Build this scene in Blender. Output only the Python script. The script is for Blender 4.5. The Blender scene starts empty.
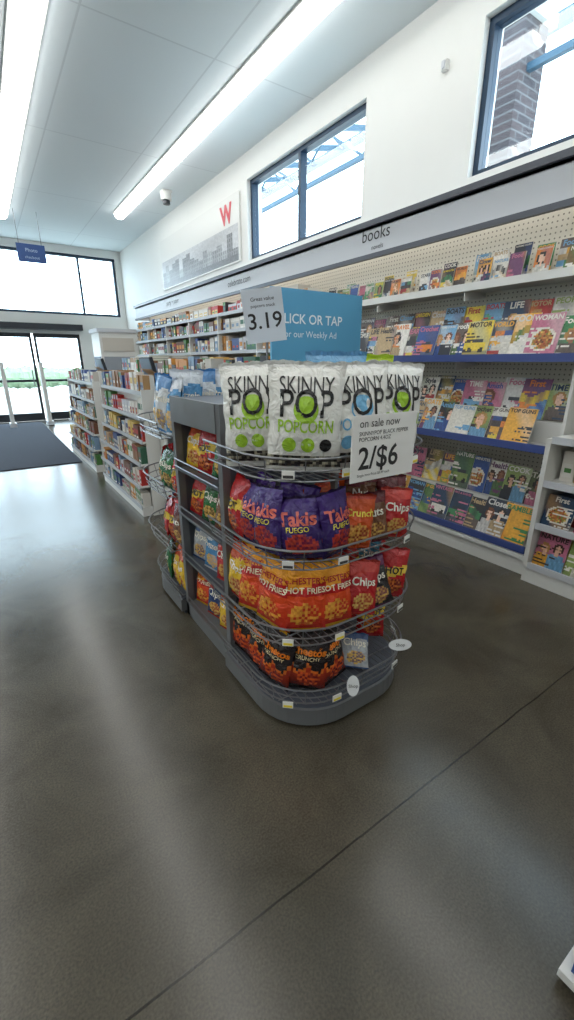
import bpy, math, random
from mathutils import Vector, Matrix
R=random.Random(11)
def C(r,g,b):
    def f(v):
        v/=255.0
        return v/12.92 if v<=0.04045 else ((v+0.055)/1.055)**2.4
    return (f(r),f(g),f(b),1.0)
# ---------------------------------------------------------------- materials
def newmat(name):
    m=bpy.data.materials.new(name); m.use_nodes=True
    return m,m.node_tree.nodes,m.node_tree.links,m.node_tree.nodes['Principled BSDF']
def plain(name,col,rough=0.5,metal=0.0,emit=0.0,noise=0.0):
    m,n,l,b=newmat(name)
    b.inputs['Base Color'].default_value=col
    b.inputs['Roughness'].default_value=rough
    b.inputs['Metallic'].default_value=metal
    if emit>0:
        b.inputs['Emission Color'].default_value=col
        b.inputs['Emission Strength'].default_value=emit
    if noise>0:
        tc=n.new('ShaderNodeNewGeometry'); t=n.new('ShaderNodeTexNoise'); t.inputs['Scale'].default_value=3.0
        t.inputs['Detail'].default_value=5
        l.new(tc.outputs['Position'],t.inputs['Vector'])
        mx=n.new('ShaderNodeMix'); mx.data_type='RGBA'
        mx.inputs[6].default_value=tuple(c*(1-noise) for c in col[:3])+(1,)
        mx.inputs[7].default_value=tuple(min(1,c*(1+noise)) for c in col[:3])+(1,)
        l.new(t.outputs['Fac'],mx.inputs[0]); l.new(mx.outputs[2],b.inputs['Base Color'])
    return m
def printed(name,rough,spec=0.5,bump=0.0):
    m,n,l,b=newmat(name)
    a=n.new('ShaderNodeAttribute'); a.attribute_name='Col'
    l.new(a.outputs['Color'],b.inputs['Base Color'])
    b.inputs['Roughness'].default_value=rough
    b.inputs['Specular IOR Level'].default_value=spec
    if bump>0:
        t=n.new('ShaderNodeTexNoise'); t.inputs['Scale'].default_value=20; t.inputs['Detail'].default_value=3; t.inputs['Distortion'].default_value=1.2
        tc=n.new('ShaderNodeTexCoord'); l.new(tc.outputs['Object'],t.inputs['Vector'])
        bp=n.new('ShaderNodeBump'); bp.inputs['Strength'].default_value=bump; bp.inputs['Distance'].default_value=0.03
        l.new(t.outputs['Fac'],bp.inputs['Height']); l.new(bp.outputs['Normal'],b.inputs['Normal'])
    return m
M_paper=printed('printed_paper',0.4)
M_foil=printed('foil_bag_print',0.27,0.65,0.6)
M_card=printed('printed_carton',0.5)
M_wall=plain('wall_paint',C(228,228,224),0.7,noise=0.02)
M_white=plain('white_laminate',C(218,218,214),0.4)
M_frame=plain('window_frame_blue',C(26,52,76),0.4)
M_dark=plain('dark_metal',C(48,52,58),0.4,0.3)
M_grey=plain('grey_powdercoat',C(112,114,116),0.38,0.2)
M_greyd=plain('grey_panel',C(84,90,100),0.45,0.1)
M_wire=plain('chrome_wire',C(130,132,135),0.3,0.8)
M_corn=plain('cornice_grey',C(196,199,204),0.45)
M_rail=plain('price_rail_grey',C(176,180,186),0.45)
M_cornd=plain('cornice_trim_dark',C(72,76,86),0.4)
M_blue=plain('price_rail_blue',C(66,82,140),0.35)
M_text=plain('text_dark',C(35,35,38),0.5)
M_lamp=plain('lamp_diffuser',(1,0.995,0.97,1),0.5,emit=8.0)
M_tube=plain('cornice_tube',(1,0.96,0.88,1),0.5,emit=5.5)
M_steel=plain('canopy_steel',C(40,76,98),0.5)
M_asph=plain('pavement',C(170,168,162),0.8,noise=0.08)
def mk_floor():
    m,n,l,b=newmat('polished_concrete')
    g=n.new('ShaderNodeNewGeometry')
    t=n.new('ShaderNodeTexNoise'); t.inputs['Scale'].default_value=2.2; t.inputs['Detail'].default_value=8; t.inputs['Roughness'].default_value=0.62; t.inputs['Distortion'].default_value=0.6
    t2=n.new('ShaderNodeTexNoise'); t2.inputs['Scale'].default_value=150; t2.inputs['Detail'].default_value=2
    l.new(g.outputs['Position'],t.inputs['Vector']); l.new(g.outputs['Position'],t2.inputs['Vector'])
    cr=n.new('ShaderNodeValToRGB'); cr.color_ramp.elements[0].position=0.3; cr.color_ramp.elements[1].position=0.72
    cr.color_ramp.elements[0].color=C(62,58,49); cr.color_ramp.elements[1].color=C(86,81,69)
    l.new(t.outputs['Fac'],cr.inputs[0])
    cr2=n.new('ShaderNodeValToRGB'); cr2.color_ramp.elements[0].position=0.3; cr2.color_ramp.elements[1].position=0.7
    cr2.color_ramp.elements[0].color=(0.7,0.7,0.7,1); cr2.color_ramp.elements[1].color=(1.25,1.23,1.2,1)
    l.new(t2.outputs['Fac'],cr2.inputs[0])
    mx=n.new('ShaderNodeMix'); mx.data_type='RGBA'; mx.blend_type='MULTIPLY'; mx.inputs[0].default_value=1
    l.new(cr.outputs[0],mx.inputs[6]); l.new(cr2.outputs[0],mx.inputs[7])
    s=n.new('ShaderNodeSeparateXYZ'); l.new(g.outputs['Position'],s.inputs[0])
    w=n.new('ShaderNodeTexNoise'); w.inputs['Scale'].default_value=6; l.new(g.outputs['Position'],w.inputs['Vector'])
    ad=n.new('ShaderNodeMath'); ad.operation='MULTIPLY_ADD'; ad.inputs[1].default_value=0.010
    l.new(w.outputs['Fac'],ad.inputs[0]); l.new(s.outputs['Y'],ad.inputs[2])
    a1=n.new('ShaderNodeMath'); a1.operation='SUBTRACT'; a1.inputs[1].default_value=0.70; l.new(ad.outputs[0],a1.inputs[0])
    a2=n.new('ShaderNodeMath'); a2.operation='PINGPONG'; a2.inputs[1].default_value=2.5; l.new(a1.outputs[0],a2.inputs[0])
    a3=n.new('ShaderNodeMath'); a3.operation='LESS_THAN'; a3.inputs[1].default_value=0.0032; l.new(a2.outputs[0],a3.inputs[0])
    mj=n.new('ShaderNodeMix'); mj.data_type='RGBA'; mj.inputs[7].default_value=C(30,25,21)
    mf=n.new('ShaderNodeMath'); mf.operation='MULTIPLY'; mf.inputs[1].default_value=0.9; l.new(a3.outputs[0],mf.inputs[0])
    l.new(mf.outputs[0],mj.inputs[0]); l.new(mx.outputs[2],mj.inputs[6]); l.new(mj.outputs[2],b.inputs['Base Color'])
    r=n.new('ShaderNodeMapRange'); r.inputs[1].default_value=.3; r.inputs[2].default_value=.7; r.inputs[3].default_value=0.2; r.inputs[4].default_value=0.26
    l.new(t.outputs['Fac'],r.inputs[0]); l.new(r.outputs[0],b.inputs['Roughness'])
    b.inputs['Specular IOR Level'].default_value=0.55
    return m
M_floor=mk_floor()
def mk_brick(name,c1,c2,mort,bw,rh,ms,rough,off=0.5,rot=None):
    m,n,l,b=newmat(name)
    g=n.new('ShaderNodeNewGeometry'); t=n.new('ShaderNodeTexBrick')
    t.offset=off; t.inputs['Color1'].default_value=c1; t.inputs['Color2'].default_value=c2; t.inputs['Mortar'].default_value=mort
    t.inputs['Scale'].default_value=1; t.inputs['Brick Width'].default_value=bw; t.inputs['Row Height'].default_value=rh; t.inputs['Mortar Size'].default_value=ms
    if rot:
        mp=n.new('ShaderNodeMapping'); mp.inputs['Rotation'].default_value=rot
        l.new(g.outputs['Position'],mp.inputs[0]); l.new(mp.outputs[0],t.inputs['Vector'])
    else: l.new(g.outputs['Position'],t.inputs['Vector'])
    l.new(t.outputs['Color'],b.inputs['Base Color']); b.inputs['Roughness'].default_value=rough
    return m
M_ceil=mk_brick('ceiling_tile',C(226,235,238),C(224,233,237),C(208,217,221),1.22,2.44,0.01,0.8,0.0)
M_brick=mk_brick('brick_masonry',C(74,62,64),C(54,48,54),C(96,94,96),0.22,0.075,0.008,0.9,0.5,(math.radians(90),0,0))
def mk_peg():
    m,n,l,b=newmat('pegboard')
    g=n.new('ShaderNodeNewGeometry')
    v=n.new('ShaderNodeVectorMath'); v.operation='MULTIPLY'; v.inputs[1].default_value=(0,28,28)
    l.new(g.outputs['Position'],v.inputs[0])
    f=n.new('ShaderNodeVectorMath'); f.operation='FRACTION'; l.new(v.outputs[0],f.inputs[0])
    s=n.new('ShaderNodeVectorMath'); s.operation='SUBTRACT'; s.inputs[1].default_value=(0,.5,.5); l.new(f.outputs[0],s.inputs[0])
    le=n.new('ShaderNodeVectorMath'); le.operation='LENGTH'; l.new(s.outputs[0],le.inputs[0])
    c=n.new('ShaderNodeMath'); c.operation='LESS_THAN'; c.inputs[1].default_value=0.17; l.new(le.outputs['Value'],c.inputs[0])
    mx=n.new('ShaderNodeMix'); mx.data_type='RGBA'; mx.inputs[6].default_value=C(222,218,206); mx.inputs[7].default_value=C(130,126,116)
    l.new(c.outputs[0],mx.inputs[0]); l.new(mx.outputs[2],b.inputs['Base Color']); b.inputs['Roughness'].default_value=0.5
    return m
M_peg=mk_peg()
def mk_mat():
    m,n,l,b=newmat('entrance_carpet')
    g=n.new('ShaderNodeNewGeometry'); t=n.new('ShaderNodeTexNoise'); t.inputs['Scale'].default_value=60
    l.new(g.outputs['Position'],t.inputs['Vector'])
    cr=n.new('ShaderNodeValToRGB'); cr.color_ramp.elements[0].color=C(34,39,50); cr.color_ramp.elements[1].color=C(64,72,88)
    l.new(t.outputs['Fac'],cr.inputs[0]); l.new(cr.outputs[0],b.inputs['Base Color']); b.inputs['Roughness'].default_value=0.95
    return m
M_mat=mk_mat()
def mk_glass():
    m,n,l,b=newmat('window_glass')
    o=n['Material Output']; n.remove(b)
    t=n.new('ShaderNodeBsdfTransparent'); t.inputs[0].default_value=(0.9,0.97,1,1)
    g=n.new('ShaderNodeBsdfGlossy'); g.inputs['Roughness'].default_value=0.02
    mx=n.new('ShaderNodeMixShader'); mx.inputs[0].default_value=0.06
    l.new(t.outputs[0],mx.inputs[1]); l.new(g.outputs[0],mx.inputs[2]); l.new(mx.outputs[0],o.inputs[0])
    return m
M_glass=mk_glass()
# ---------------------------------------------------------------- mesh builder
class MB:
    def __init__(s): s.v=[];s.f=[];s.c=[];s.m=[];s.mats=[]
    def mi(s,mat):
        if mat not in s.mats: s.mats.append(mat)
        return s.mats.index(mat)
    def add(s,vs,fs,mat,col=(1,1,1,1)):
        o=len(s.v); s.v.extend([tuple(p) for p in vs]); k=s.mi(mat)
        per=isinstance(col,list)
        for i,f in enumerate(fs):
            s.f.append(tuple(o+j for j in f)); s.c.append(col[i] if per else col); s.m.append(k)
    def box(s,x0,x1,y0,y1,z0,z1,mat,col=(1,1,1,1)):
        vs=[(x0,y0,z0),(x1,y0,z0),(x1,y1,z0),(x0,y1,z0),(x0,y0,z1),(x1,y0,z1),(x1,y1,z1),(x0,y1,z1)]
        s.add(vs,[(0,3,2,1),(4,5,6,7),(0,1,5,4),(1,2,6,5),(2,3,7,6),(3,0,4,7)],mat,col)
    def obox(s,c,ax,ay,az,mat,col=(1,1,1,1)):
        c=Vector(c);ax=Vector(ax);ay=Vector(ay);az=Vector(az)
        vs=[c-ax-ay-az,c+ax-ay-az,c+ax+ay-az,c-ax+ay-az,c-ax-ay+az,c+ax-ay+az,c+ax+ay+az,c-ax+ay+az]
        s.add(vs,[(0,3,2,1),(4,5,6,7),(0,1,5,4),(1,2,6,5),(2,3,7,6),(3,0,4,7)],mat,col)
    def prism(s,poly,z0,z1,mat,col=(1,1,1,1)):
        n=len(poly); vs=[(x,y,z0) for x,y in poly]+[(x,y,z1) for x,y in poly]
        fs=[tuple(range(n-1,-1,-1)),tuple(range(n,2*n))]+[(i,(i+1)%n,n+(i+1)%n,n+i) for i in range(n)]
        s.add(vs,fs,mat,col)
    def tube(s,pts,r,mat,n=6,closed=False,col=(1,1,1,1)):
        P=[Vector(p) for p in pts]; vs=[];fs=[]; L=len(P)
        for i,p in enumerate(P):
            if closed: t=P[(i+1)%L]-P[i-1]
            else: t=P[min(i+1,L-1)]-P[max(i-1,0)]
            t.normalize(); up=Vector((0,0,1)) if abs(t.z)<0.9 else Vector((1,0,0))
            a=t.cross(up).normalized(); b=a.cross(t)
            for k in range(n):
                th=2*math.pi*k/n; vs.append(p+a*r*math.cos(th)+b*r*math.sin(th))
        for i in range(L if closed else L-1):
            j=(i+1)%L
            for k in range(n):
                fs.append((i*n+k,i*n+(k+1)%n,j*n+(k+1)%n,j*n+k))
        if not closed:
            fs.append(tuple(range(n-1,-1,-1))); fs.append(tuple((L-1)*n+k for k in range(n)))
        s.add(vs,fs,mat,col)
    def disc(s,c,ax,ay,mat,col=(1,1,1,1),n=20):
        c=Vector(c);ax=Vector(ax);ay=Vector(ay)
        s.add([c+ax*math.cos(2*math.pi*k/n)+ay*math.sin(2*math.pi*k/n) for k in range(n)],[tuple(range(n))],mat,col)
    def text(s,txt,c,right,up,size,mat,col=(1,1,1,1),off=0.0,align='C',fn=None,sx=1.0):
        vs,ps,w=textmesh(txt,off)
        c=Vector(c);right=Vector(right).normalized();up=Vector(up).normalized()
        dx=-w/2 if align=='C' else 0
        if fn: V=[fn((x+dx)*size*sx,y*size) for x,y in vs]
        else: V=[c+right*((x+dx)*size*sx)+up*(y*size) for x,y in vs]
        s.add(V,ps,mat,col)
    def finish(s,name,parent=None,smooth=False):
        xs=[p[0] for p in s.v];ys=[p[1] for p in s.v];zs=[p[2] for p in s.v]
        o=Vector(((min(xs)+max(xs))/2,(min(ys)+max(ys))/2,min(zs)))
        me=bpy.data.meshes.new(name)
        me.from_pydata([(p[0]-o.x,p[1]-o.y,p[2]-o.z) for p in s.v],[],s.f)
        for m in s.mats: me.materials.append(m)
        me.polygons.foreach_set('material_index',s.m)
        at=me.color_attributes.new('Col','FLOAT_COLOR','CORNER')
        buf=[]
        for p,c in zip(me.polygons,s.c): buf.extend(tuple(c)*p.loop_total)
        at.data.foreach_set('color',buf)
        if smooth: me.polygons.foreach_set('use_smooth',[True]*len(me.polygons))
        me.update()
        ob=bpy.data.objects.new(name,me); ob.location=o
        bpy.context.scene.collection.objects.link(ob)
        if parent: ob.parent=parent
        return ob
_tc={}
def textmesh(t,off=0.0):
    k=(t,off)
    if k in _tc: return _tc[k]
    cu=bpy.data.curves.new('tmp','FONT'); cu.body=t; cu.size=1; cu.offset=off; cu.resolution_u=3
    ob=bpy.data.objects.new('tmp',cu); bpy.context.scene.collection.objects.link(ob)
    dg=bpy.context.evaluated_depsgraph_get(); me=ob.evaluated_get(dg).to_mesh()
    vs=[(v.co.x,v.co.y) for v in me.vertices]; ps=[tuple(p.vertices) for p in me.polygons]
    w=(max(v[0] for v in vs) if vs else 0)
    ob.evaluated_get(dg).to_mesh_clear(); bpy.data.objects.remove(ob); bpy.data.curves.remove(cu)
    _tc[k]=(vs,ps,w); return _tc[k]
def empty(name,loc):
    e=bpy.data.objects.new(name,None); e.location=loc; bpy.context.scene.collection.objects.link(e); return e
def keep(parent,ob):
    ob.parent=parent; ob.matrix_parent_inverse=Matrix.Translation(-Vector(parent.location))
# ---------------------------------------------------------------- room
HC=4.3; WX=3.65; YF=13.5; XL=-7.0; YB=-6.0
b=MB(); b.box(XL,WX,YB,YF,-0.1,0,M_floor); b.finish('floor')
b=MB(); b.box(XL,WX+0.3,YB,YF+0.3,HC,HC+0.15,M_ceil); b.finish('ceiling')
b=MB(); zb,zt=2.95,3.98
b.box(WX,WX+0.25,YB,YF+0.3,-0.1,zb,M_wall); b.box(WX,WX+0.25,YB,YF+0.3,zt,HC,M_wall)
ys=[YB,0.3,2.72,4.0,6.45,YF+0.3]
for i in (0,2,4): b.box(WX,WX+0.25,ys[i],ys[i+1],zb,zt,M_wall)
b.finish('wall_right')
def window_x(name,y0,y1,z0,z1,x,nm):
    b=MB(); t=0.05
    b.box(x,x+0.1,y0,y1,z0,z0+t,M_frame); b.box(x,x+0.1,y0,y1,z1-t,z1,M_frame)
    for k in range(nm+2):
        yy=y0+(y1-y0-t)*k/(nm+1); b.box(x,x+0.1,yy,yy+t,z0+t,z1-t,M_frame)
    b.box(x+0.045,x+0.05,y0+t,y1-t,z0+t,z1-t,M_glass)
    b.finish(name)
window_x('window_1',4.0,6.45,zb,zt,WX+0.06,1)
window_x('window_2',0.3,2.72,zb,zt,WX+0.06,1)
b=MB()
b.box(XL,WX,YF,YF+0.25,4.12,HC,M_wall); b.box(XL,WX,YF,YF+0.25,2.2,2.68,M_wall)
b.box(2.35,WX,YF,YF+0.25,0,2.2,M_wall); b.box(XL,-2.2,YF,YF+0.25,0,2.2,M_wall)
b.box(3.5,WX,YF,YF+0.25,2.68,4.12,M_wall); b.box(XL,-5,YF,YF+0.25,2.68,4.12,M_wall)
b.finish('wall_front')
b=MB(); t=0.06
b.box(-5,3.5,YF+0.05,YF+0.15,2.68,2.74,M_frame); b.box(-5,3.5,YF+0.05,YF+0.15,4.06,4.12,M_frame)
for xx in (-5,-3.3,-1.6,0.1,2.55,3.44): b.box(xx,xx+0.05,YF+0.05,YF+0.15,2.74,4.06,M_frame)
b.box(-4.95,3.44,YF+0.09,YF+0.095,2.74,4.06,M_glass); b.finish('window_3')
for k,(x0,x1) in enumerate([(1.25,2.35),(0.1,1.2),(-1.05,0.05),(-2.2,-1.1)]):
    b=MB(); y=YF+0.04
    b.box(x0,x0+0.06,y,y+0.08,0,2.2,M_dark); b.box(x1-0.06,x1,y,y+0.08,0,2.2,M_dark)
    b.box(x0+.06,x1-.06,y,y+0.08,2.1,2.2,M_dark); b.box(x0+.06,x1-.06,y,y+0.08,0,0.2,M_dark); b.box(x0+.06,x1-.06,y,y+.08,1.0,1.06,M_dark)
    b.box(x0+.06,x1-.06,y+.04,y+.045,.2,2.1,M_glass)
    b.tube([(x1-.12,y-.04,.9),(x1-.12,y-.04,1.3)],0.015,M_wire)
    b.finish('door_%d'%(k+1))
b=MB(); b.box(XL,2.4,YF-0.35,YF-0.01,2.28,2.42,M_dark); b.finish('trim_1')
b=MB(); b.box(XL-0.25,XL,YB,YF+0.3,-0.1,HC,M_wall); b.finish('wall_left')
b=MB(); b.box(XL,WX,YB-0.25,YB,-0.1,HC,M_wall); b.finish('wall_back')
b=MB(); b.box(-4,1.05,7.35,YF-.4,0.001,0.013,M_mat); b.finish('entrance_mat')
for x,y0,y1,w in [(2.83,-5,10.2,.2),(0.86,-5,11.5,.24),(-1.2,-5,11.5,.24),(-3.2,-5,11.5,.24),(-5.2,-5,11.5,.24)]:
    b=MB(); L=2.44; y=y1
    while y-L>y0:
        b.box(x-w/2-.02,x+w/2+.02,y-L+.01,y-.01,HC-.02,HC-.001,M_white)
        prof=[(-w/2,0),(-w/2+.01,-.05),(-w/4,-.085),(w/4,-.085),(w/2-.01,-.05),(w/2,0)]
        vs=[(x+px,yy,HC-.02+pz) for yy in(y-L+.03,y-.03) for px,pz in prof]
        b.add(vs,[tuple(range(6)),tuple(range(11,5,-1))]+[(i,6+i,6+(i+1)%6,(i+1)%6) for i in range(6)],M_lamp); y-=L
    b.finish('ceiling_strip_light')
b=MB(); b.box(1.0,1.5,11,11.04,3.4,3.72,M_card,C(38,72,128))
b.tube([(1.05,11.02,3.72),(1.05,11.02,HC)],.006,M_wire); b.tube([(1.45,11.02,3.72),(1.45,11.02,HC)],.006,M_wire)
b.text('Photo',(1.25,10.995,3.58),(1,0,0),(0,0,1),.09,M_card,C(170,190,215)); b.text('checkout',(1.25,10.995,3.46),(1,0,0),(0,0,1),.07,M_card,C(170,190,215))
b.finish('hanging_sign')
b=MB(); b.prism([(3.2+.09*math.cos(a*math.pi/8),8.5+.09*math.sin(a*math.pi/8)) for a in range(16)],HC-.14,HC-.03,M_white)
b.prism([(3.2+.06*math.cos(a*math.pi/8),8.5+.06*math.sin(a*math.pi/8)) for a in range(16)],HC-.2,HC-.14,M_dark); b.box(3.12,3.28,8.42,8.58,HC-.03,HC,M_white)
b.finish('security_camera_dome')
b=MB(); b.box(WX-.04,WX-.001,3.02,3.07,3.78,3.85,M_white); b.box(WX-.05,WX-.04,3.03,3.06,3.79,3.84,M_corn); b.finish('wall_sensor')
b=MB(); b.box(WX-.03,WX-.002,6.65,10.2,2.98,3.9,M_white)
nx,nz=90,22; vs=[];fs=[];cs=[]
for i in range(nx+1):
    for j in range(nz+1): vs.append((WX-.032,6.7+3.45*i/nx,3.0+.5*j/nz))
def hsh(i): return (math.sin(i*12.9898)*43758.5453)%1
for i in range(nx):
    for j in range(nz):
        fs.append((i*(nz+1)+j,(i+1)*(nz+1)+j,(i+1)*(nz+1)+j+1,i*(nz+1)+j+1))
        v=j/nz; bl=i//5; top=.35+.5*hsh(bl)
        g=186+10*math.sin(i*.1+v*3)
        if v<top: g=120+45*hsh(bl+50)+(-18 if (i%2 and j%3) else 8)
        if v<.16: g=112
        g=max(90,min(205,g+R.randint(-8,8))); cs.append(C(g,g+1,g+3))
b.add(vs,fs,M_paper,cs)
b.text('W',(WX-.034,7.05,3.56),(0,-1,0),(.0,.1,1),.36,M_paper,C(204,52,66),off=.045)
b.finish('wall_mural')
b=MB(); b.box(-30,30,YF+.3,60,-.15,-.1,M_asph); b.box(WX+.3,30,-30,YF+.3,-.15,-.1,M_asph); b.finish('pavement')
b=MB(); b.box(4.75,5.15,3.1,3.55,-.1,4.55,M_brick); b.box(4.7,5.2,3.05,3.6,4.55,4.65,M_white); b.finish('brick_pillar')
b=MB()
for x,z in ((4.9,4.72),(5.9,4.95)): b.box(x-.05,x+.05,-2,12,z,z+.12,M_steel)
for k in range(18):
    y=-1.8+k*.8
    b.obox((5.4,y,4.9),(.65,0,.14),(0,.03,0),(0,0,.04),M_steel)
    b.tube([(4.9,y,4.78),(5.9,y+.8,5.0)],.025,M_steel)
    b.tube([(4.9,y,4.2 if k%2 else 4.72),(4.9,y+.8,4.72 if k%2 else 4.2)],.02,M_steel)
b.box(4.87,4.93,-2,12,4.15,4.21,M_steel); b.finish('canopy_truss')
M_leaf=plain('hedge_leaf',C(120,140,110),.8,noise=.3)
b=MB()
for k in range(60):
    x=-9+k*.3; vs=[];fs=[];r=.5+R.random()*.2
    for i in range(7):
        for j in range(10):
            th=math.pi*i/6;ph=2*math.pi*j/10;q=r*(.85+.3*R.random())
            vs.append((x+q*math.sin(th)*math.cos(ph),30+q*math.sin(th)*math.sin(ph),.65+q*math.cos(th)*.9))
    for i in range(6):
        for j in range(10): fs.append((i*10+j,i*10+(j+1)%10,(i+1)*10+(j+1)%10,(i+1)*10+j))
    b.add(vs,fs,M_leaf)
b.finish('hedge')
# ---------------------------------------------------------------- printed covers
PAL=[C(170,36,34),C(224,196,60),C(44,80,148),C(218,214,204),C(222,130,50),C(60,130,80),C(34,38,50),C(190,110,136),C(110,160,196),C(110,64,104),C(214,210,198),C(84,120,70),C(230,226,218),C(96,84,78),C(186,160,120),C(40,40,44),C(60,50,46),C(210,208,204),C(228,168,60),C(30,60,90),C(140,160,90)]
PALP=[C(196,192,184),C(216,212,204),C(180,50,44),C(50,70,124),C(210,180,96),C(140,98,64),C(170,134,92),C(60,104,82),C(110,70,50),C(222,220,214),C(50,50,56),C(206,140,60),C(120,146,172),C(190,190,196),C(140,40,48),C(80,130,70)]
SK=[C(222,176,148),C(198,148,118),C(150,102,76),C(236,196,170)]
HR=[C(60,38,26),C(30,24,22),C(176,130,70),C(110,60,34)]
TIT=['PEOPLE','Style','TIME','FORKS & KNIVES','MAKE & TAKE','LIFE','Health','60 MINUTES','GARDEN','HEART','TRAVEL','Food','SUPREME COURT','STARS','WOMAN','COOK','WORLD','NEWS','First','Closer','TOP GUNS','Amish','RAMBLE','NATURE','BOATS','Crochet','MOTOR','VINTAGE']
def mixc(a,b,t): return tuple(p*(1-t)+q*t for p,q in zip(a,b))
def cover(mb,o,rt,up,w,h,title=True,nx=16,nz=22):
    o=Vector(o);rt=Vector(rt).normalized();up=Vector(up).normalized();nn=rt.cross(up)
    bg=R.choice(PAL);tc=R.choice(PAL)
    while abs(sum(tc[:3])-sum(bg[:3]))<.5:
        tc=R.choice(PAL)
    kind=R.choice(['face','two','food','scene','scene','plain','grid','car']);sk=R.choice(SK);sk2=R.choice(SK);hr=R.choice(HR);h2=R.choice(HR);bd=R.choice(PAL);bd2=R.choice(PAL);c3=R.choice(PAL)
    cx=.5+R.uniform(-.15,.15);cz=.55+R.uniform(-.06,.05); ph=R.uniform(0,6); ps_=R.uniform(.95,1.4); lines={R.randint(1,nz-8):R.uniform(.2,.7) for _ in range(7)}
    side=R.random()<.5; gc=[R.choice(PAL) for _ in range(12)]
    vs=[o+rt*(w*i/nx)+up*(h*j/nz) for i in range(nx+1) for j in range(nz+1)];fs=[];cs=[]
    def person(u,v,c,cx,cz,s,sk,hr,bd):
        if ((u-cx)/(.2*s))**2+((v-cz-.03)/(.17*s))**2<1: c=hr
        if ((u-cx)/(.125*s))**2+((v-cz)/(.13*s))**2<1:
            c=sk
            if abs(v-cz-.02)<.015 and .03<abs(u-cx)<.09: c=mixc(sk,hr,.7)
        if v<cz-.16*s and abs(u-cx)<(.34*s-.5*max(0,v-(cz-.36*s))): c=mixc(bd,(.02,.02,.02,1),.35*abs(math.sin(u*19+v*9)))
        if cz-.2*s<v<cz-.1*s and abs(u-cx)<.06*s: c=sk
        return c
    for i in range(nx):
        for j in range(nz):
            u=(i+.5)/nx;v=(j+.5)/nz;c=mixc(bg,c3,.35*max(0,math.sin(u*4+v*3+ph)))
            fs.append((i*(nz+1)+j,(i+1)*(nz+1)+j,(i+1)*(nz+1)+j+1,i*(nz+1)+j+1))
            if kind=='face': c=person(u,v,c,cx,cz,ps_,sk,hr,bd)
            elif kind=='two':
                c=person(u,v,c,.3,.55,.85,sk,hr,bd); c=person(u,v,c,.7,.6,.85,sk2,h2,bd2)
            elif kind=='food':
                d=((u-.5)/.4)**2+((v-.4)/.28)**2
                if d<1: c=C(222,216,202)
                if d<.65: c=mixc(C(186,110,50),R.choice([C(150,50,36),C(110,130,56),C(216,180,90),C(80,44,26)]),R.random())
            elif kind=='scene':
                hz=.4+.1*math.sin(u*5+ph)
                if v<hz:c=mixc(c3,bd,.4+.4*math.sin(u*11+v*17+ph))
                elif v<hz+.25:c=mixc(bd2,bg,.3+.3*math.sin(u*15+ph))
            elif kind=='grid':
                if v<.75: c=mixc(gc[int(u*3)+3*int(v*5)%12],(.1,.1,.1,1),.3*R.random())
            elif kind=='car':
                if .2<v<.42 and .1<u<.9: c=bd
                if .42<=v<.52 and .3<u<.72: c=(.03,.04,.05,1)
                if v<.2: c=mixc(c,(.1,.1,.1,1),.6)
                if ((u-.28)/.09)**2+((v-.2)/.07)**2<1 or ((u-.72)/.09)**2+((v-.2)/.07)**2<1: c=(.02,.02,.02,1)
            if j in lines:
                L=lines[j]
                if (u<L if side else u>1-L) and R.random()<.85: c=tc
            if (not title) and v>.82 and .08<u<.92: c=tc if R.random()<.7 else bg
            k=R.uniform(.85,1.08); cs.append(tuple(min(1,q*k) for q in c[:3])+(1,))
    mb.add(vs,fs,M_paper,cs)
    p=o-nn*.004
    mb.obox(p+rt*w/2+up*h/2-nn*.001,rt*w/2,nn*.003,up*h/2,M_paper,C(225,222,215))
    if title:
        t=R.choice(TIT);vv,pp,tw=textmesh(t,.03)
        s=min(.9*w/tw,h*.22); mb.text(t,o+rt*w/2+up*(h*.97-s*.72)+nn*.0015,rt,up,s,M_paper,tc,off=.03)
def mag_row(mb,x,y0,y1,z,lean,w,h,sp,title=True,nx=16,nz=22,gap=0.0):
    y=y1; k=0
    while y-w>y0:
        if R.random()<gap: y-=sp*.8; continue
        hh=h*R.uniform(.88,1.06); ww=w*R.uniform(.92,1.04)
        cover(mb,(x+(k%3)*.009,y,z),(0,-1,0),(lean*R.uniform(.92,1.06),R.uniform(-.03,.03),1),ww,hh,title,nx,nz); y-=sp*R.uniform(.92,1.06); k+=1
def products(mb,face,p,a0,a1,z,hmax,depth,wr=(.06,.14),mat=None,gap=.03):
    a=a0; mat=mat or M_card
    while a<a1-.05:
        if R.random()<gap: a+=R.uniform(.03,.1); continue
        w=R.uniform(*wr);w=min(w,a1-a-.003);h=hmax*R.uniform(.62,1.0);c=R.choice(PALP);c2=R.choice(PALP);c3=R.choice(PALP);n=R.choice([1,1,2,3]); st=R.randint(0,2)
        for q in range(n):
            if a+w>a1:break
            dd=R.uniform(0,.02)
            def lab(u0,u1,v0,v1,col,e=.001):
                if face=='x-': mb.add([(p+dd-e,a+w*u0,z+h*v0),(p+dd-e,a+w*u1,z+h*v0),(p+dd-e,a+w*u1,z+h*v1),(p+dd-e,a+w*u0,z+h*v1)],[(3,2,1,0)],mat,col)
                else: mb.add([(a+w*u0,p+dd-e,z+h*v0),(a+w*u1,p+dd-e,z+h*v0),(a+w*u1,p+dd-e,z+h*v1),(a+w*u0,p+dd-e,z+h*v1)],[(0,1,2,3)],mat,col)
            if face=='x-': mb.box(p+dd,p+depth,a,a+w-.006,z,z+h,mat,c)
            else: mb.box(a,a+w-.006,p+dd,p+depth,z,z+h,mat,c)
            if st==0: lab(.08,.85,.4,.72,c2); lab(.2,.75,.12,.24,C(236,234,228))
            elif st==1: lab(.0,.94,.7,.98,c2); lab(.2,.7,.3,.55,c3)
            else: lab(.15,.8,.15,.6,c2); lab(.22,.7,.3,.45,c3,.0015)
            a+=w
        a+=R.uniform(0,.01)
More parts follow.
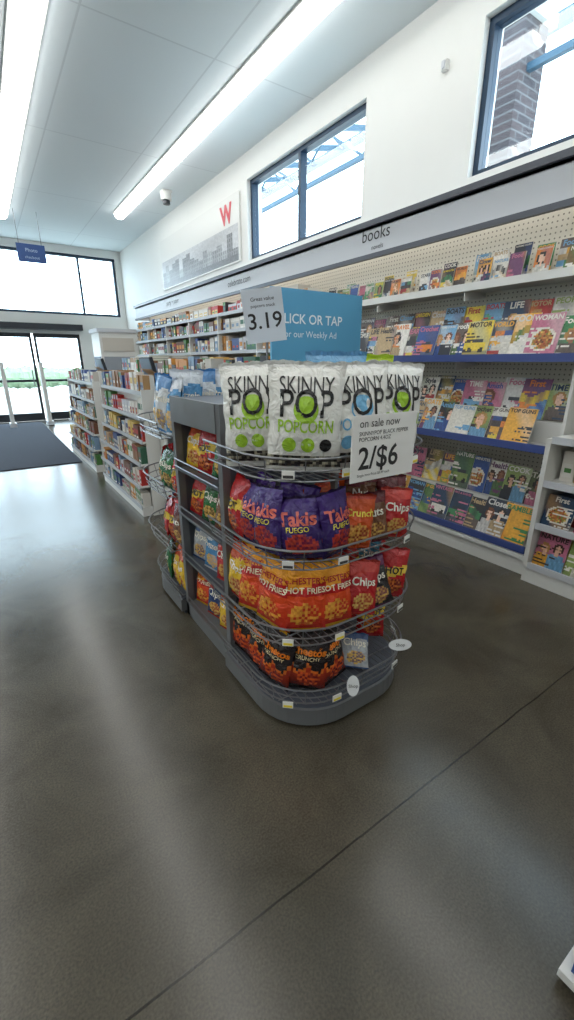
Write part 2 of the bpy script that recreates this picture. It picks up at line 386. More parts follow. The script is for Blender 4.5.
# ---------------------------------------------------------------- wall shelving + cornice
e=empty('wall_shelving',(3.4,5.8,0))
def part(b,name,par): ob=b.finish(name); keep(par,ob); return ob
b=MB(); b.box(3.585,3.645,.3,11.3,0.0,2.62,M_peg)
part(b,'pegboard_back',e)
b=MB()
b.box(3.06,3.58,1.4,11.3,0,.13,M_white)
b.box(3.03,3.58,1.4,11.3,.13,.16,M_white)
for y in [1.39,4.3,5.5,6.7,7.9,9.1,10.3,11.28]: b.box(3.2,3.58,y-.01,y+.01,.16,1.5 if y<4.4 else 2.2,M_white)
def mshelf(xf,y0,y1,z,rail=M_blue):
    b.box(xf,3.58,y0,y1,z-.02,z,M_white); b.box(xf-.015,xf,y0,y1,z-.03,z+.025,rail)
ZA,ZB,ZC,ZD=2.06,1.53,.93,.2
mshelf(3.3,.3,4.28,ZA,M_white); mshelf(3.17,.3,4.28,ZB); mshelf(3.1,1.41,4.28,ZC); mshelf(3.05,1.41,4.28,ZD)
b.box(3.33,3.58,1.41,4.28,ZC,ZC+.16,M_white); b.box(3.3,3.58,1.41,4.28,ZD,ZD+.24,M_white); b.box(3.4,3.58,.3,4.28,ZB,ZB+.12,M_white)
for y in (1.4,2.36,3.32,4.28):
    for z in(ZA,ZB): b.obox((3.44,y,z-.05),(.14,0,.02),(0,.004,0),(0,0,.03),M_white)
for z in (.45,.75,1.05,1.35,1.65,1.95,2.2):
    b.box(3.22,3.58,4.32,11.28,z-.02,z,M_white); b.box(3.205,3.22,4.32,11.28,z-.03,z+.015,M_rail)
part(b,'shelves',e)
b=MB()
b.add([(3.28,.3,2.47),(3.28,11.3,2.47),(3.28,11.3,2.70),(3.28,.3,2.70)],[(3,2,1,0)],M_corn)
b.box(3.28,3.64,.3,11.3,2.68,2.70,M_corn); b.box(3.24,3.28,.3,11.3,2.70,2.745,M_cornd); b.box(3.25,3.29,.3,11.3,2.43,2.47,M_cornd)
b.box(3.29,3.64,11.27,11.3,2.44,2.7,M_corn)
b.text('books',(3.276,3.38,2.585),(0,-1,0),(0,0,1),.15,M_text); b.text('novels',(3.276,3.35,2.505),(0,-1,0),(0,0,1),.06,M_text)
b.text('celebrate.com',(3.276,6.1,2.555),(0,-1,0),(0,0,1),.12,M_text); b.text('party + paper',(3.276,8.8,2.555),(0,-1,0),(0,0,1),.12,M_text)
part(b,'cornice',e)
b=MB(); b.box(3.36,3.42,.4,11.2,2.64,2.66,M_tube); b.box(3.34,3.44,.35,11.25,2.66,2.68,M_white); part(b,'cornice_lamp',e)
b=MB()
mag_row(b,3.2,.35,4.25,ZB+.005,.28,.21,.29,.165)
mag_row(b,3.41,.35,4.25,ZB+.125,.2,.2,.28,.18,gap=.12)
mag_row(b,3.13,1.43,4.25,ZC+.005,.38,.21,.28,.165); mag_row(b,3.36,1.43,4.25,ZC+.165,.3,.2,.29,.165,gap=.03)
mag_row(b,3.08,1.43,4.25,ZD+.005,.4,.21,.29,.165); mag_row(b,3.33,1.43,4.25,ZD+.245,.25,.2,.3,.165,gap=.03)
b.finish('magazines')
b=MB(); mag_row(b,3.33,.35,4.25,ZA+.005,.15,.115,.18,.118,True,8,12,gap=.07)
mag_row(b,3.42,.5,4.25,ZA+.005,.1,.13,.25,.16,True,8,12,gap=.3)
b.finish('paperback_books')
b=MB()
for z in (.16,.45,.75,1.05,1.35,1.65,1.95):
    for k in range(6):
        y0=4.34+k*1.16
        products(b,'x-',3.25,y0,y0+1.14,z+.001,.25,.2,(.07,.16))
products(b,'x-',3.25,4.34,11.2,2.201,.17,.2,(.08,.2),gap=.3)
b.finish('boxed_merchandise')
e2=empty('low_bookcase',(3.2,.8,0))
b=MB(); b.box(2.98,3.56,.2,1.37,0,.12,M_white); b.box(2.96,3.56,1.34,1.37,.12,1.03,M_white); b.box(2.96,3.56,.2,.23,.12,1.03,M_white)
b.box(3.53,3.56,.23,1.34,.12,1.03,M_peg)
for z in(.12,.42,.72,1.01): b.box(2.98,3.53,.23,1.34,z,z+.02,M_white); b.box(2.965,2.98,.23,1.34,z-.01,z+.035,M_corn)
part(b,'carcass',e2)
b=MB()
for z in(.14,.44,.74): products(b,'x-',3.1,.25,1.32,z+.001,.24,.25,(.1,.2))
b.finish('boxed_books')
b=MB(); mag_row(b,3.0,.25,1.33,.441,.25,.2,.24,.2);mag_row(b,3.0,.25,1.33,.141,.25,.2,.24,.2); b.finish('magazines')
# ---------------------------------------------------------------- gondolas
def gondola(name,x0,x1,y0,y1,h,zs,mname='packaged_goods',depth=.2):
    e=empty(name,((x0+x1)/2,(y0+y1)/2,0)); b=MB()
    b.box(x0,x1,y0,y1,0,.12,M_white); xm=(x0+x1)/2; b.box(xm-.02,xm+.02,y0+.22,y1,.12,h,M_peg); b.box(x0+.03,x1-.03,y0+.22,y0+.25,.12,h,M_peg)
    for z in zs:
        b.box(x0,x1,y0,y1,z-.02,z,M_white); b.box(x0-.012,x0,y0,y1,z-.03,z+.015,M_rail); b.box(x0,x1,y0-.012,y0,z-.03,z+.015,M_rail)
    for xx in (x0+.0,x1-.03): b.box(xx,xx+.03,y0+.22,y0+.25,.12,h,M_white)
    part(b,'frame',e); b=MB(); zz=[.12]+list(zs)
    for i,z in enumerate(zz):
        top=(zz[i+1] if i+1<len(zz) else h+.1); hh=min(.28,top-z-.04)
        if hh>.05:
            products(b,'x-',x0+.02,y0+.27,y1-.02,z+.001,hh,depth,(.06,.14)); products(b,'y-',y0+.02,x0+.02,x1-.02,z+.001,hh,.15,(.06,.14))
    b.finish(mname); return e
gondola('endcap_gondola',2.3,3.0,3.75,5.6,1.5,(.45,.8,1.15,1.45))
# free-standing banner behind the rack
b=MB(); yb=3.0; b.box(1.88,2.80,yb,yb+.02,1.50,2.03,M_card,C(92,166,206))
for xx in(2.05,2.62): b.tube([(xx,yb+.035,.03),(xx,yb+.035,2.0)],.014,M_grey,n=10)
b.box(1.98,2.70,yb-.14,yb+.22,0,.03,M_grey); b.box(2.05,2.62,yb+.025,yb+.045,.7,.73,M_grey)
b.text('CLICK OR TAP',(2.25,yb-.003,1.785),(1,0,0),(0,0,1),.1,M_card,C(240,250,255),off=.012); b.text('for our Weekly Ad',(2.25,yb-.003,1.685),(1,0,0),(0,0,1),.07,M_card,C(235,248,255))
b.finish('advertising_banner')
gondola('snack_gondola',1.95,2.2,4.3,6.6,1.5,(.4,.7,1.0,1.3),depth=.08)
gondola('seasonal_gondola',2.2,2.9,6.9,9.0,1.6,(.4,.7,1.0,1.3))
# ---------------------------------------------------------------- checkout counters
KR=C(160,124,84)
for ci,(y0,y1) in enumerate(((4.25,6.0),(6.5,8.6))):
    e=empty('checkout_counter',(1.5,(y0+y1)/2,0)); b=MB()
    b.box(1.32,1.85,y0,y1,0,.98,M_white); b.box(1.28,1.88,y0-.03,y1+.03,.98,1.02,M_corn)
    b.box(1.3,1.34,y0,y1,1.02,1.38,M_white)
    pr=[(1.10,.0,.1),(1.10,.3,.32),(1.13,.52,.54),(1.17,.74,.76),(1.2,.96,.98),(1.22,1.2,1.22)]
    for xf,za,zb2 in pr: b.box(xf,1.32,y0,y1,za,zb2,M_white); b.box(xf-.01,xf,y0,y1,zb2-.025,zb2+.015,M_rail)
    b.box(1.2,1.32,y0-.02,y0,.0,1.25,M_white); b.box(1.2,1.32,y1,y1+.02,0,1.25,M_white)
    for z in(.1,.35,.6,.85):
        b.box(1.34,1.85,y0-.17,y0-.001,z-.02,z,M_white); b.box(1.34,1.85,y0-.18,y0-.17,z-.02,z+.03,M_rail)
    b.box(1.34,1.36,y0-.17,y0,.0,.98,M_white)
    part(b,'cabinet',e)
    b=MB()
    for xf,za,zb2 in pr: products(b,'x-',xf+.005,y0+.01,y1-.01,zb2+.001,.185,.09,(.05,.12),gap=.02)
    for z in(.1,.35,.6,.85): products(b,'y-',y0-.16,1.37,1.84,z+.001,.19,.13,(.06,.12))
    b.finish('candy_boxes')
    b=MB(); yc=(y0+y1)/2+.1
    b.box(1.5,1.7,yc-.12,yc+.12,1.021,1.05,M_dark); b.box(1.58,1.62,yc-.02,yc+.02,1.05,1.3,M_dark); b.obox((1.6,yc,1.42),(.02,0,.004),(0,.2,0),(-.03,0,.13),M_dark)
    b.obox((1.576,yc,1.421),(.001,0,0),(0,.18,0),(-.026,0,.115),M_card,C(110,130,150))
    b.finish('cash_register')
    for (bx,by,bw,bh) in((1.38,y0+.0,.4,.37),(1.42,y0+.34,.34,.3),(1.4,y1-.38,.36,.34)):
        b=MB(); t=.006
        b.box(bx,bx+bw,by,by+.3,1.021,1.03,M_card,KR)
        for (xa,xb,ya,yb2) in((bx,bx+t,by,by+.3),(bx+bw-t,bx+bw,by,by+.3),(bx+t,bx+bw-t,by,by+t),(bx+t,bx+bw-t,by+.3-t,by+.3)): b.box(xa,xb,ya,yb2,1.03,1.02+bh,M_card,KR)
        b.obox((bx-.03,by+.15,1.02+bh+.02),(.035,0,-.025),(0,.15,0),(0,0,.002),M_card,KR)
        b.box(bx+.02,bx+bw-.02,by+.02,by+.28,1.03,1.0+bh,M_card,R.choice(PALP))
        b.add([(bx-.001,by+.06,1.12),(bx-.001,by+.24,1.12),(bx-.001,by+.24,1.2),(bx-.001,by+.06,1.2)],[(3,2,1,0)],M_card,C(180,60,46))
        b.add([(bx+.05,by-.001,1.1),(bx+bw-.05,by-.001,1.1),(bx+bw-.05,by-.001,1.24),(bx+.05,by-.001,1.24)],[(0,1,2,3)],M_card,C(60,60,66))
        b.finish('cardboard_display_box')
b=MB(); b.box(2.0,2.7,9.5,10.2,0,2.05,M_white); b.box(1.99,2.0,9.55,10.15,1.0,1.6,M_card,C(60,80,110)); b.box(2.05,2.65,9.49,9.5,1.0,1.6,M_card,C(150,156,164)); b.box(1.97,2.73,9.47,10.23,2.05,2.12,M_corn); b.box(2.05,2.65,9.485,9.5,1.7,1.95,M_card,C(196,190,180)); b.finish('photo_kiosk')
for k,(x,y) in enumerate([(1.15,12.3),(.35,12.3)]):
    b=MB(); b.box(x,x+.08,y,y+.35,0.013,1.5,M_white); b.box(x-.03,x+.11,y-.03,y+.38,0.013,.1,M_corn)
    b.finish('security_gate')
# ---------------------------------------------------------------- bags
class Wr: ph=0.0; amp=1.0
def bagsurf(u,v,w,h,d):
    a=max(0,1-abs(u)**2.4)**.62; vv=min(max((v-.045)/.91,0),1); c=math.sin(math.pi*vv)**.55 if 0<vv<1 else 0
    p=Wr.ph
    es=min(vv,1-vv)
    wr=Wr.amp*d*(.08*math.sin(u*9+v*5+p)*math.sin(v*17+u*3+p)*a*c + .11*math.sin(u*17+p*3+v*4)*math.exp(-es*9)*a*(c**.5) + .08*abs(math.sin(v*15+p+u*6))*abs(u)**3*c)
    pinch=1-.07*c+.02*math.sin(v*23+p)*abs(u)*c
    return u*w/2*pinch,(d/2)*a*c+wr
def bag(mb,c,yaw_n,w,h,d,colf,texts=(),tilt=0.0,roll=0.0,nx=16,nz=24,discs=(),amp=1.0):
    Wr.ph=R.uniform(0,6.28); Wr.amp=amp
    n=Vector((yaw_n[0],yaw_n[1],0)).normalized(); up=(Vector((0,0,1))-n*tilt).normalized()
    rt=up.cross(n).normalized()
    up2=(up*math.cos(roll)+rt*math.sin(roll)).normalized(); rt2=(rt*math.cos(roll)-up*math.sin(roll)); nn=rt2.cross(up2)
    c=Vector(c); nn=nn if nn.dot(n)>0 else -nn
    def P(u,v,s,extra=0):
        x,t=bagsurf(u,v,w,h,d); zz=v*h
        if v>.999: zz+=0.003*math.cos(u*60)
        return c+rt2*x+up2*zz+nn*(s*t+extra)
    for s in(1,-1):
        vs=[P(-1+2*i/nx,j/nz,s) for i in range(nx+1) for j in range(nz+1)];fs=[];cs=[]
        for i in range(nx):
            for j in range(nz):
                q=(i*(nz+1)+j,(i+1)*(nz+1)+j,(i+1)*(nz+1)+j+1,i*(nz+1)+j+1)
                fs.append(q if s>0 else q[::-1]); cs.append(colf(-1+2*(i+.5)/nx,(j+.5)/nz))
        mb.add(vs,fs,M_foil,cs)
    def fn(dv,ex):
        def g(x,y):
            u=x/(w/2)*1.04;v=dv+y/h
            return P(max(-1,min(1,u)),v,1,ex)
        return g
    for (t,v,size,col,off,sx) in texts:
        vv,pp,tw=textmesh(t,off); sc=size
        if tw*sc*sx>w*.86: sc=w*.86/(tw*sx)
        mb.text(t,(0,0,0),(1,0,0),(0,1,0),sc,M_foil,col,off=off,fn=fn(v,.0035),sx=sx)
    for (u,v,r,col,ex) in discs:
        N=18; cen=P(u,v,1,ex+.001); ring=[P(u+r*math.cos(2*math.pi*k/N)/(w/2),v+r*math.sin(2*math.pi*k/N)/h,1,ex) for k in range(N)]
        mb.add([cen]+ring,[(0,1+k,1+(k+1)%N) for k in range(N)],M_foil,col)
W=C(236,236,230);K=C(22,22,24);LG=C(160,205,50)
def lump(u,v,f=1.0): return .5+.5*math.sin(u*13*f+2*math.sin(v*31*f))*math.sin(v*37*f+2*math.sin(u*9*f))
def col_pop(u,v):
    if v<.05 or v>.955: return C(222,222,218)
    if v<.17: return mixc(C(40,38,36),C(228,222,196),max(0,lump(u,v)-.45)*1.5)
    return W
def popbag(name,c,n,w=.27,h=.39,d=.12,roll=0,acc=LG,tilt=.05):
    b=MB()
    bag(b,c,n,w,h,d,col_pop,
        texts=[('SKINNY',.725,.083,K,0,.66),('POP',.52,.135,K,.006,.8),('POPCORN',.385,.062,acc,.015,.7),('30% LESS',.265,.012,W,.0,1)],
        discs=[(0.0,.585,.047,acc,.0015),(-.42,.27,.026,acc,.003),(.08,.27,.026,acc,.003),(.56,.27,.023,K,.003)],tilt=tilt,roll=roll,nx=24,nz=36,amp=.4)
    return b.finish(name,smooth=True)
popbag('popcorn_bag',(.84,1.44,1.112),(-.66,-.75),roll=-.05)
popbag('popcorn_bag',(.925,1.265,1.112),(-.56,-.82),roll=.03,w=.28)
popbag('popcorn_bag',(1.14,1.215,1.112),(-.3,-1),roll=-.02,acc=C(120,185,225))
popbag('popcorn_bag',(1.36,1.25,1.112),(-.22,-1),roll=.06,acc=LG)
popbag('popcorn_bag',(1.0,1.5,1.112),(-.55,-.83),roll=.0,acc=C(120,185,225))
b=MB()
bag(b,(1.2,1.42,1.112),(-.3,-1),.27,.43,.11,lambda u,v:C(110,165,205) if v>.75 else W,[('POP',.5,.1,K,.01,1)])
bag(b,(1.42,1.46,1.112),(-.2,-1),.26,.42,.11,lambda u,v:C(190,215,60) if v>.8 else W,[('POP',.5,.1,K,.01,1)]); b.finish('popcorn_bags',smooth=True)
def art(u,v,cu,cv,ru,rv,ca,cb,base):
    q=((u-cu)/ru)**2+((v-cv)/rv)**2
    if q<1: return mixc(ca,cb,max(0,min(1,(lump(u,v,.9)-.3)*2)))
    return base
def d_taki(s):
    def f(u,v):
        if v<.05 or v>.95:return C(50,28,84)
        base=mixc(C(32,18,70),C(70,40,130),v)
        return art(u,v,.1,.24,.75,.17,C(196,60,44),C(110,26,60),base)
    return f,[('Takis',.56,.075,C(226,110,100),.03,1),('FUEGO',.45,.03,C(240,220,80),.01,1)]
def d_orange(s):
    def f(u,v):
        if v>.9:return C(190,56,30)
        return art(u,v,0,.28,.8,.2,C(226,170,80),C(150,56,30),C(212,84,30))
    return f,[('Crunch',.62,.045,C(250,230,90),.02,1)]
def d_red(s):
    def f(u,v):
        if abs(v-.52-.08*u)<.09: return C(236,200,70)
        return art(u,v,0,.24,.7,.15,C(220,120,50),C(110,18,20),C(182,26,30))
    return f,[('HOT',.48,.045,C(30,20,20),.03,1)]
def d_chester(s):
    def f(u,v):
        if v<.05 or v>.95:return C(220,170,30)
        if v>.66+.05*math.sin(u*2):return C(240,160,26)
        if v>.56:return C(190,26,24)
        return art(u,v,.0,.28,.7,.16,C(240,170,60),C(196,50,26),mixc(C(196,34,24),C(230,80,26),v*1.6))
    return f,[("CHESTER'S",.71,.04,C(180,24,30),.02,1),('HOT FRIES',.585,.036,C(250,235,200),.02,1)]
def d_cheet(s):
    def f(u,v):
        if v<.05 or v>.95:return C(30,22,22)
        fl=.40+.06*math.sin(u*7+1)+.04*math.sin(u*15)
        base=C(30,20,22)
        if fl-.06<v<fl: base=C(222,110,34)
        elif v<=fl-.06: base=mixc(C(70,20,18),C(200,60,26),v*2)
        return art(u,v,.15,.22,.55,.12,C(226,90,34),C(120,30,22),base)
    return f,[('Cheetos',.62,.06,C(245,134,34),.035,1),('CRUNCHY',.54,.024,C(240,220,170),.01,1)]
def d_gen(c1,c2,t='Chips'):
    def g(s):
        def f(u,v):
            if v<.05 or v>.95:return c2
            base=mixc(c1,c2,.0 if v<.75+.06*math.sin(u*3) else .9)
            return art(u,v,.1,.26,.65,.16,C(226,184,96),mixc(c2,C(150,100,50),.5),base)
        return f,[(t,.56,.05,C(245,240,225),.02,1)]
    return g
G_green=d_gen(C(36,110,54),C(20,70,36));G_yel=d_gen(C(232,190,44),C(190,40,30));G_blue=d_gen(C(80,144,194),C(215,220,225),'Pretzels');G_tan=d_gen(C(120,80,56),C(100,26,42),'Nuts');G_silver=d_gen(C(176,180,184),C(60,90,140));G_redw=d_gen(C(186,32,36),C(205,60,50));G_black=d_gen(C(36,32,36),C(110,36,90));G_blk2=d_gen(C(36,60,110),C(190,60,40));G_bw=d_gen(C(214,220,224),C(60,130,190),'Pretzels');G_teal=d_gen(C(60,130,160),C(40,90,120))
# ---------------------------------------------------------------- display rack
X0,X1,YFr,YBk,RR=.72,1.56,1.10,1.70,.28; YM=2.005
def dpath(ins=0,rear=False,insl=None,insr=None):
    il=ins if insl is None else insl; ir=ins if insr is None else insr
    x0,x1,yf,r=X0+il,X1-ir,YFr+ins,RR-ins*.6; p=[(x0,YBk)]
    for k in range(11):
        a=math.pi+ (math.pi/2)*k/10; p.append((x0+r+r*math.cos(a),yf+r+r*math.sin(a)))
    for k in range(11):
        a=1.5*math.pi+(math.pi/2)*k/10; p.append((x1-r+r*math.cos(a),yf+r+r*math.sin(a)))
    p.append((x1,YBk))
    if rear: p=[(x,2*YM-y) for x,y in p]
    return p
def along(path,s):
    L=[0]
    for i in range(1,len(path)): L.append(L[-1]+math.dist(path[i-1],path[i]))
    t=s*L[-1]
    for i in range(1,len(path)):
        if L[i]>=t-1e-9:
            q=(t-L[i-1])/(L[i]-L[i-1]) if L[i]>L[i-1] else 0
            a,c=path[i-1],path[i]; p=(a[0]+(c[0]-a[0])*q,a[1]+(c[1]-a[1])*q); d=(c[0]-a[0],c[1]-a[1]); l=math.hypot(*d)
            return p,(d[1]/l,-d[0]/l)
    return path[-1],(1,0)
rack=empty('snack_display_rack',(1.13,YM,0))
TZ=[.125,.43,.765,1.105]
for rear in(False,True):
    b=MB()
    for (i,z0,z1,m) in((.02,0,.02,M_dark),(0,.02,.1,M_grey),(.012,.1,.108,M_greyd)):
        p=dpath(i,rear,insl=.045+i,insr=.03+i); p=p if not rear else p[::-1]; b.prism(p,z0,z1,m)
    part(b,'base_rear' if rear else 'base_front',rack)
    b=MB()
    for ti,z in enumerate(TZ):
        hh=.085; il=.03 if ti==0 else 0
        for k,(dz,ins,r) in enumerate(((0,.02,.0035),(.04,.01,.003),(hh,0,.0045))):
            b.tube([(x,y,z+dz) for x,y in dpath(ins,rear,insl=ins+il)],r,M_wire)
        N=36
        for k in range(N+1):
            (xa,ya),_=along(dpath(.02,rear,insl=.02+il),k/N); (xb,yb),_=along(dpath(0,rear,insl=il),k/N)
            if k%3==0: b.tube([(xa,ya,z),(xb,yb,z+hh)],.0022,M_wire,n=5)
        for k in range(24):
            x=X0+.035+il+k*(X1-X0-.07-il)/23; r=RR
            dx=max(0,(X0+il+r-x),(x-(X1-r))); yf=YFr+.02+r-math.sqrt(max(0,r*r-dx*dx))
            ya,yb=yf,YBk
            if rear: ya,yb=2*YM-ya,2*YM-yb
            b.tube([(x,ya,z),(x,yb,z)],.002,M_wire,n=5)
        for yy in(1.25,1.4,1.55,1.68):
            y=yy if not rear else 2*YM-yy
            xx=.05 if yy<1.3 else .025
            b.tube([(X0+xx+il,y,z-.003),(X1-xx,y,z-.003)],.003,M_wire,n=5)
    part(b,'wire_baskets',rack)
b=MB()
for y in(1.70,2.27):
    for x in(.80,1.42): b.box(x,x+.04,y,y+.04,0.0,1.33,M_grey)
for x in (.795,1.445):
    b.box(x,x+.02,1.74,2.27,1.2,1.33,M_grey)
b.box(.80,1.46,1.74,2.27,1.31,1.325,M_greyd)
b.box(.80,1.46,1.70,2.31,0,.1,M_grey)
b.box(1.12,1.14,1.74,2.27,.1,1.31,M_greyd)
for y in(1.71,2.28): b.box(.84,1.42,y,y+.012,.1,1.31,M_greyd)
BZ=[.1,.4,.68,.95]
for z in BZ:
    if z>.1:
        b.box(.80,1.12,1.74,2.27,z-.015,z,M_greyd); b.box(1.14,1.46,1.74,2.27,z-.015,z,M_greyd)
    for x in(.79,1.47): b.tube([(x,1.73,z+.05),(x,2.28,z+.05)],.004,M_wire); b.tube([(x,1.73,z+.01),(x,2.28,z+.01)],.004,M_wire)
part(b,'frame',rack)
def ring(name,z,items,rear=False,ins=.1,w=.17,h=.245,d=.07,tilt=.12):
    b=MB(); path=dpath(ins,rear)
    for s,des in items:
        (x,y),n=along(path,s)
        if n[0]*(x-1.13)+n[1]*(y-(1.5 if not rear else 2.5))<0: n=(-n[0],-n[1])
        if n[0]>.2 and not rear: n=(.05,-1)
        f,t=des(0); bag(b,(x,y,z+.004),(n[0]+R.uniform(-.2,.2),n[1]+R.uniform(-.2,.2)),w*R.uniform(.93,1.05),h*R.uniform(.94,1.07),d,f,t,tilt=tilt+R.uniform(-.1,.1),roll=R.uniform(-.16,.16))
    return b.finish(name,smooth=True)
def loose(name,z,items):
    b=MB()
    for x,y,nxy,w,h,tl,rl,des in items:
        f,t=des(0); bag(b,(x,y,z+.006),nxy,w,h,.065,f,t,tilt=tl,roll=rl)
    return b.finish(name,smooth=True)
ring('corn_chip_bags',TZ[2],[(.05,d_red),(.13,d_taki),(.23,d_taki),(.335,d_taki),(.44,d_taki)],w=.175,h=.26,d=.08)
loose('nut_bags',TZ[2],[(1.14,1.2,(-.4,-1),.15,.23,.1,.1,d_orange),(1.25,1.2,(-.4,-1),.15,.22,.12,-.1,G_tan),(1.36,1.2,(-.4,-1),.15,.22,.12,.12,G_redw),(1.46,1.3,(-.4,-1),.15,.24,.1,.0,G_tan),(1.3,1.36,(-.4,-1),.16,.28,.1,.1,G_tan),(1.43,1.46,(-.4,-1),.16,.29,.1,.0,G_black),(1.49,1.6,(-.3,-1),.15,.28,.1,.0,d_orange)])
ring('corn_chip_bags',TZ[2],[(.1,d_taki),(.3,d_taki),(.45,d_orange)],ins=.2,h=.28)
ring('fry_snack_bags',TZ[1],[(.05,G_yel),(.14,d_chester),(.24,d_chester),(.34,d_chester),(.44,d_chester)],w=.19,h=.3,d=.08)
loose('crisp_bags',TZ[1],[(1.19,1.2,(-.4,-1),.16,.25,.25,.15,G_redw),(1.31,1.19,(-.4,-1),.16,.24,.3,-.2,G_black),(1.42,1.24,(-.4,-1),.16,.24,.25,.2,d_red),(1.25,1.34,(-.4,-1),.17,.29,.15,-.1,d_red),(1.38,1.38,(-.4,-1),.17,.3,.12,.1,G_teal),(1.48,1.44,(-.4,-1),.16,.29,.1,.1,G_redw),(1.49,1.6,(-.3,-1),.16,.3,.1,0,G_teal),(1.3,1.52,(-.3,-1),.17,.3,.1,0,G_blue)])
ring('fry_snack_bags',TZ[1],[(.12,G_yel),(.3,d_chester),(.45,G_yel)],w=.17,h=.29,ins=.22)
ring('cheese_snack_bags',TZ[0],[(.05,d_cheet),(.14,d_cheet),(.24,d_cheet),(.345,d_cheet),(.45,d_cheet)],w=.18,h=.3,ins=.11,d=.08)
ring('cheese_snack_bags',TZ[0],[(.12,d_cheet),(.3,d_cheet)],w=.17,h=.28,ins=.22)
loose('pretzel_bags',TZ[0],[(1.2,1.22,(-.5,-1),.15,.17,1.2,.2,G_silver),(1.44,1.36,(-.4,-1),.16,.25,.3,.15,d_red),(1.47,1.54,(-.3,-1),.17,.28,.15,-.1,G_redw)])
ring('pretzel_bags',TZ[3],[(.04,G_blue),(.14,G_bw),(.24,G_blue),(.34,G_bw),(.5,G_blue),(.7,G_blue)],rear=True,w=.18,h=.32)
ring('corn_chip_bags',TZ[2],[(.04,d_red),(.13,G_green),(.22,G_green),(.32,d_red),(.5,G_yel),(.8,d_taki)],rear=True)
ring('corn_chip_bags',TZ[1],[(.04,G_tan),(.13,d_red),(.22,d_red),(.32,G_blk2),(.6,G_green)],rear=True)
ring('corn_chip_bags',TZ[0],[(.04,G_yel),(.13,G_yel),(.22,G_green),(.32,G_yel),(.6,G_blk2)],rear=True)
loose('pretzel_bags',TZ[3],[(.92+k*.13,2.4+(k%2)*.05,(-.5,-.86),.19,.35,.05,R.uniform(-.06,.06),(G_blue,G_bw)[k%2]) for k in range(5)])
b=MB()
for z,ds in zip(BZ,[[G_yel,G_blk2,d_chester],[G_redw,G_blue,G_silver],[G_tan,G_green,d_red],[G_green,d_red,G_yel]]):
    for k,de in enumerate(ds):
        f,t=de(0); bag(b,(.865,1.85+k*.165,z+.003),(-1,-.2),.17,.24,.07,f,t,tilt=.2,roll=R.uniform(-.15,.15))
    for k,de in enumerate(ds[::-1]):
        f,t=de(0); bag(b,(.98,1.85+k*.165,z+.003),(-1,-.1),.16,.25,.06,f,t,tilt=.12,roll=R.uniform(-.1,.1))
b.finish('potato_chip_bags',smooth=True)
b=MB()
for z in TZ:
    for s in(.3,.42,.62,.78):
        (x,y),n=along(dpath(-.004),s); nn=Vector((n[0],n[1],0))
        if nn.y>0: nn=-nn
        rt=Vector((-nn.y,nn.x,0))
        b.obox((x,y,z+.03),rt*.022,nn*.002,Vector((0,0,.015)),M_card,C(240,240,235))
        b.obox(Vector((x,y,z+.024))+nn*.0025,rt*.018,nn*.001,Vector((0,0,.005)),M_card,C(240,215,60) if R.random()<.6 else C(60,60,60))
part(b,'price_tags',rack)
b=MB()
for cx,cy,cz,rx,rz in((1.275,1.02,.35,.05,.026),(1.02,1.03,.25,.026,.045)):
    n=Vector((-.5,-.83,.2)).normalized(); rt=Vector((.83,-.5,0)).normalized(); up=n.cross(rt); up=up if up.z>0 else -up
    b.disc(Vector((cx,cy,cz)),rt*rx,up*rz,M_card,C(232,235,236)); b.disc(Vector((cx,cy,cz))-n*.003,-rt*rx,up*rz,M_card,C(225,228,230))
    b.tube([(cx,cy+.003,cz),(cx+.02,1.12,cz+(.09 if cz>.3 else -.04))],.002,M_wire)
    b.text('Shop',Vector((cx,cy,cz))+n*.002-up*.006,rt,up,.02,M_text)
part(b,'shelf_talkers',rack)
b=MB(); x0,x1,y,z0,z1=.985,1.30,1.07,1.10,1.33
b.box(x0,x1,y,y+.004,z0,z1,M_card,C(238,238,235)); cx=(x0+x1)/2
b.text('on sale now',(x0+.03,y-.001,z1-.04),(1,0,0),(0,0,1),.04,M_text,align='L')
b.text('SKINNYPOP BLACK PEPPER',(x0+.03,y-.001,z1-.068),(1,0,0),(0,0,1),.02,M_text,align='L'); b.text('POPCORN 4.4OZ',(x0+.03,y-.001,z1-.088),(1,0,0),(0,0,1),.02,M_text,align='L')
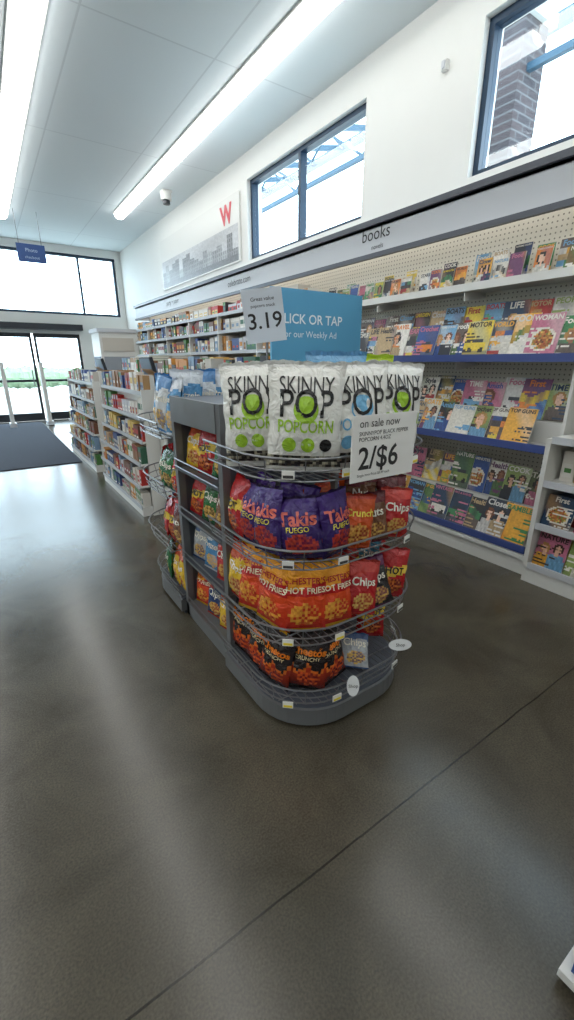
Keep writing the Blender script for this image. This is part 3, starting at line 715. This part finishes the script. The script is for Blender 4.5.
b.text('2/$6',(x0+.03,y-.001,z0+.045),(1,0,0),(0,0,1),.11,M_text,off=.015,align='L'); b.text('Single Item Price $3.49 each',(x0+.03,y-.001,z0+.018),(1,0,0),(0,0,1),.014,M_text,align='L')
b.tube([(cx,y+.006,z0+.05),(cx,y+.03,z0+.05)],.004,M_wire)
b.finish('sale_sign')
b=MB(); n=Vector((-.45,-.89,0)).normalized(); rt=Vector((.89,-.45,0)).normalized(); up=(Vector((0,0,1))-rt*.12).normalized(); c=Vector((1.06,1.75,1.69)); rt=up.cross(n).normalized()
rt=rt if rt.x>0 else -rt
b.obox(c,rt*.088,n*.003,up*.108,M_card,C(204,212,222))
b.text('3.19',c+n*.004-up*.05,rt,up,.09,M_text,off=.01); b.text('Great value',c+n*.004+up*.06,rt,up,.022,M_text); b.text('popcorn snack',c+n*.004+up*.035,rt,up,.018,M_text)
b.tube([c-up*.10+n*-.01,(1.08,1.76,1.325)],.005,M_wire)
b.finish('price_sign')
b=MB(); q0,q1=.93,.155
b.box(q0+.02,1.6,-.5,q1-.02,0,.03,M_dark); b.box(q0,1.62,-.52,q1,.03,.055,M_white); b.box(q0+.02,1.59,-.49,q1-.02,.055,.3,M_card,C(38,74,140))
b.box(q0+.01,1.61,-.51,q1-.01,.3,.32,M_white)
for k in range(4): b.box(1.0+k*.13,1.12+k*.13,-.45,q1-.06,.32,.37,M_card,R.choice(PALP))
b.finish('promo_display_stand')
# ---------------------------------------------------------------- world, camera
w=bpy.data.worlds.new('World'); bpy.context.scene.world=w; w.use_nodes=True
bg=w.node_tree.nodes['Background']; bg.inputs[0].default_value=(.82,.92,1,1); bg.inputs[1].default_value=9.5
cam=bpy.data.cameras.new('camera'); co=bpy.data.objects.new('camera',cam); bpy.context.scene.collection.objects.link(co)
co.location=(0,0,1.5); co.rotation_euler=(math.radians(90-19),0,math.radians(-34))
cam.sensor_fit='VERTICAL'; cam.sensor_height=36; cam.lens=430/1020*36; cam.clip_start=.02; cam.clip_end=200
bpy.context.scene.camera=co
try:
    vs=bpy.context.scene.view_settings
    vs.view_transform='Standard'; vs.exposure=-0.25
except Exception as ex: print(ex)
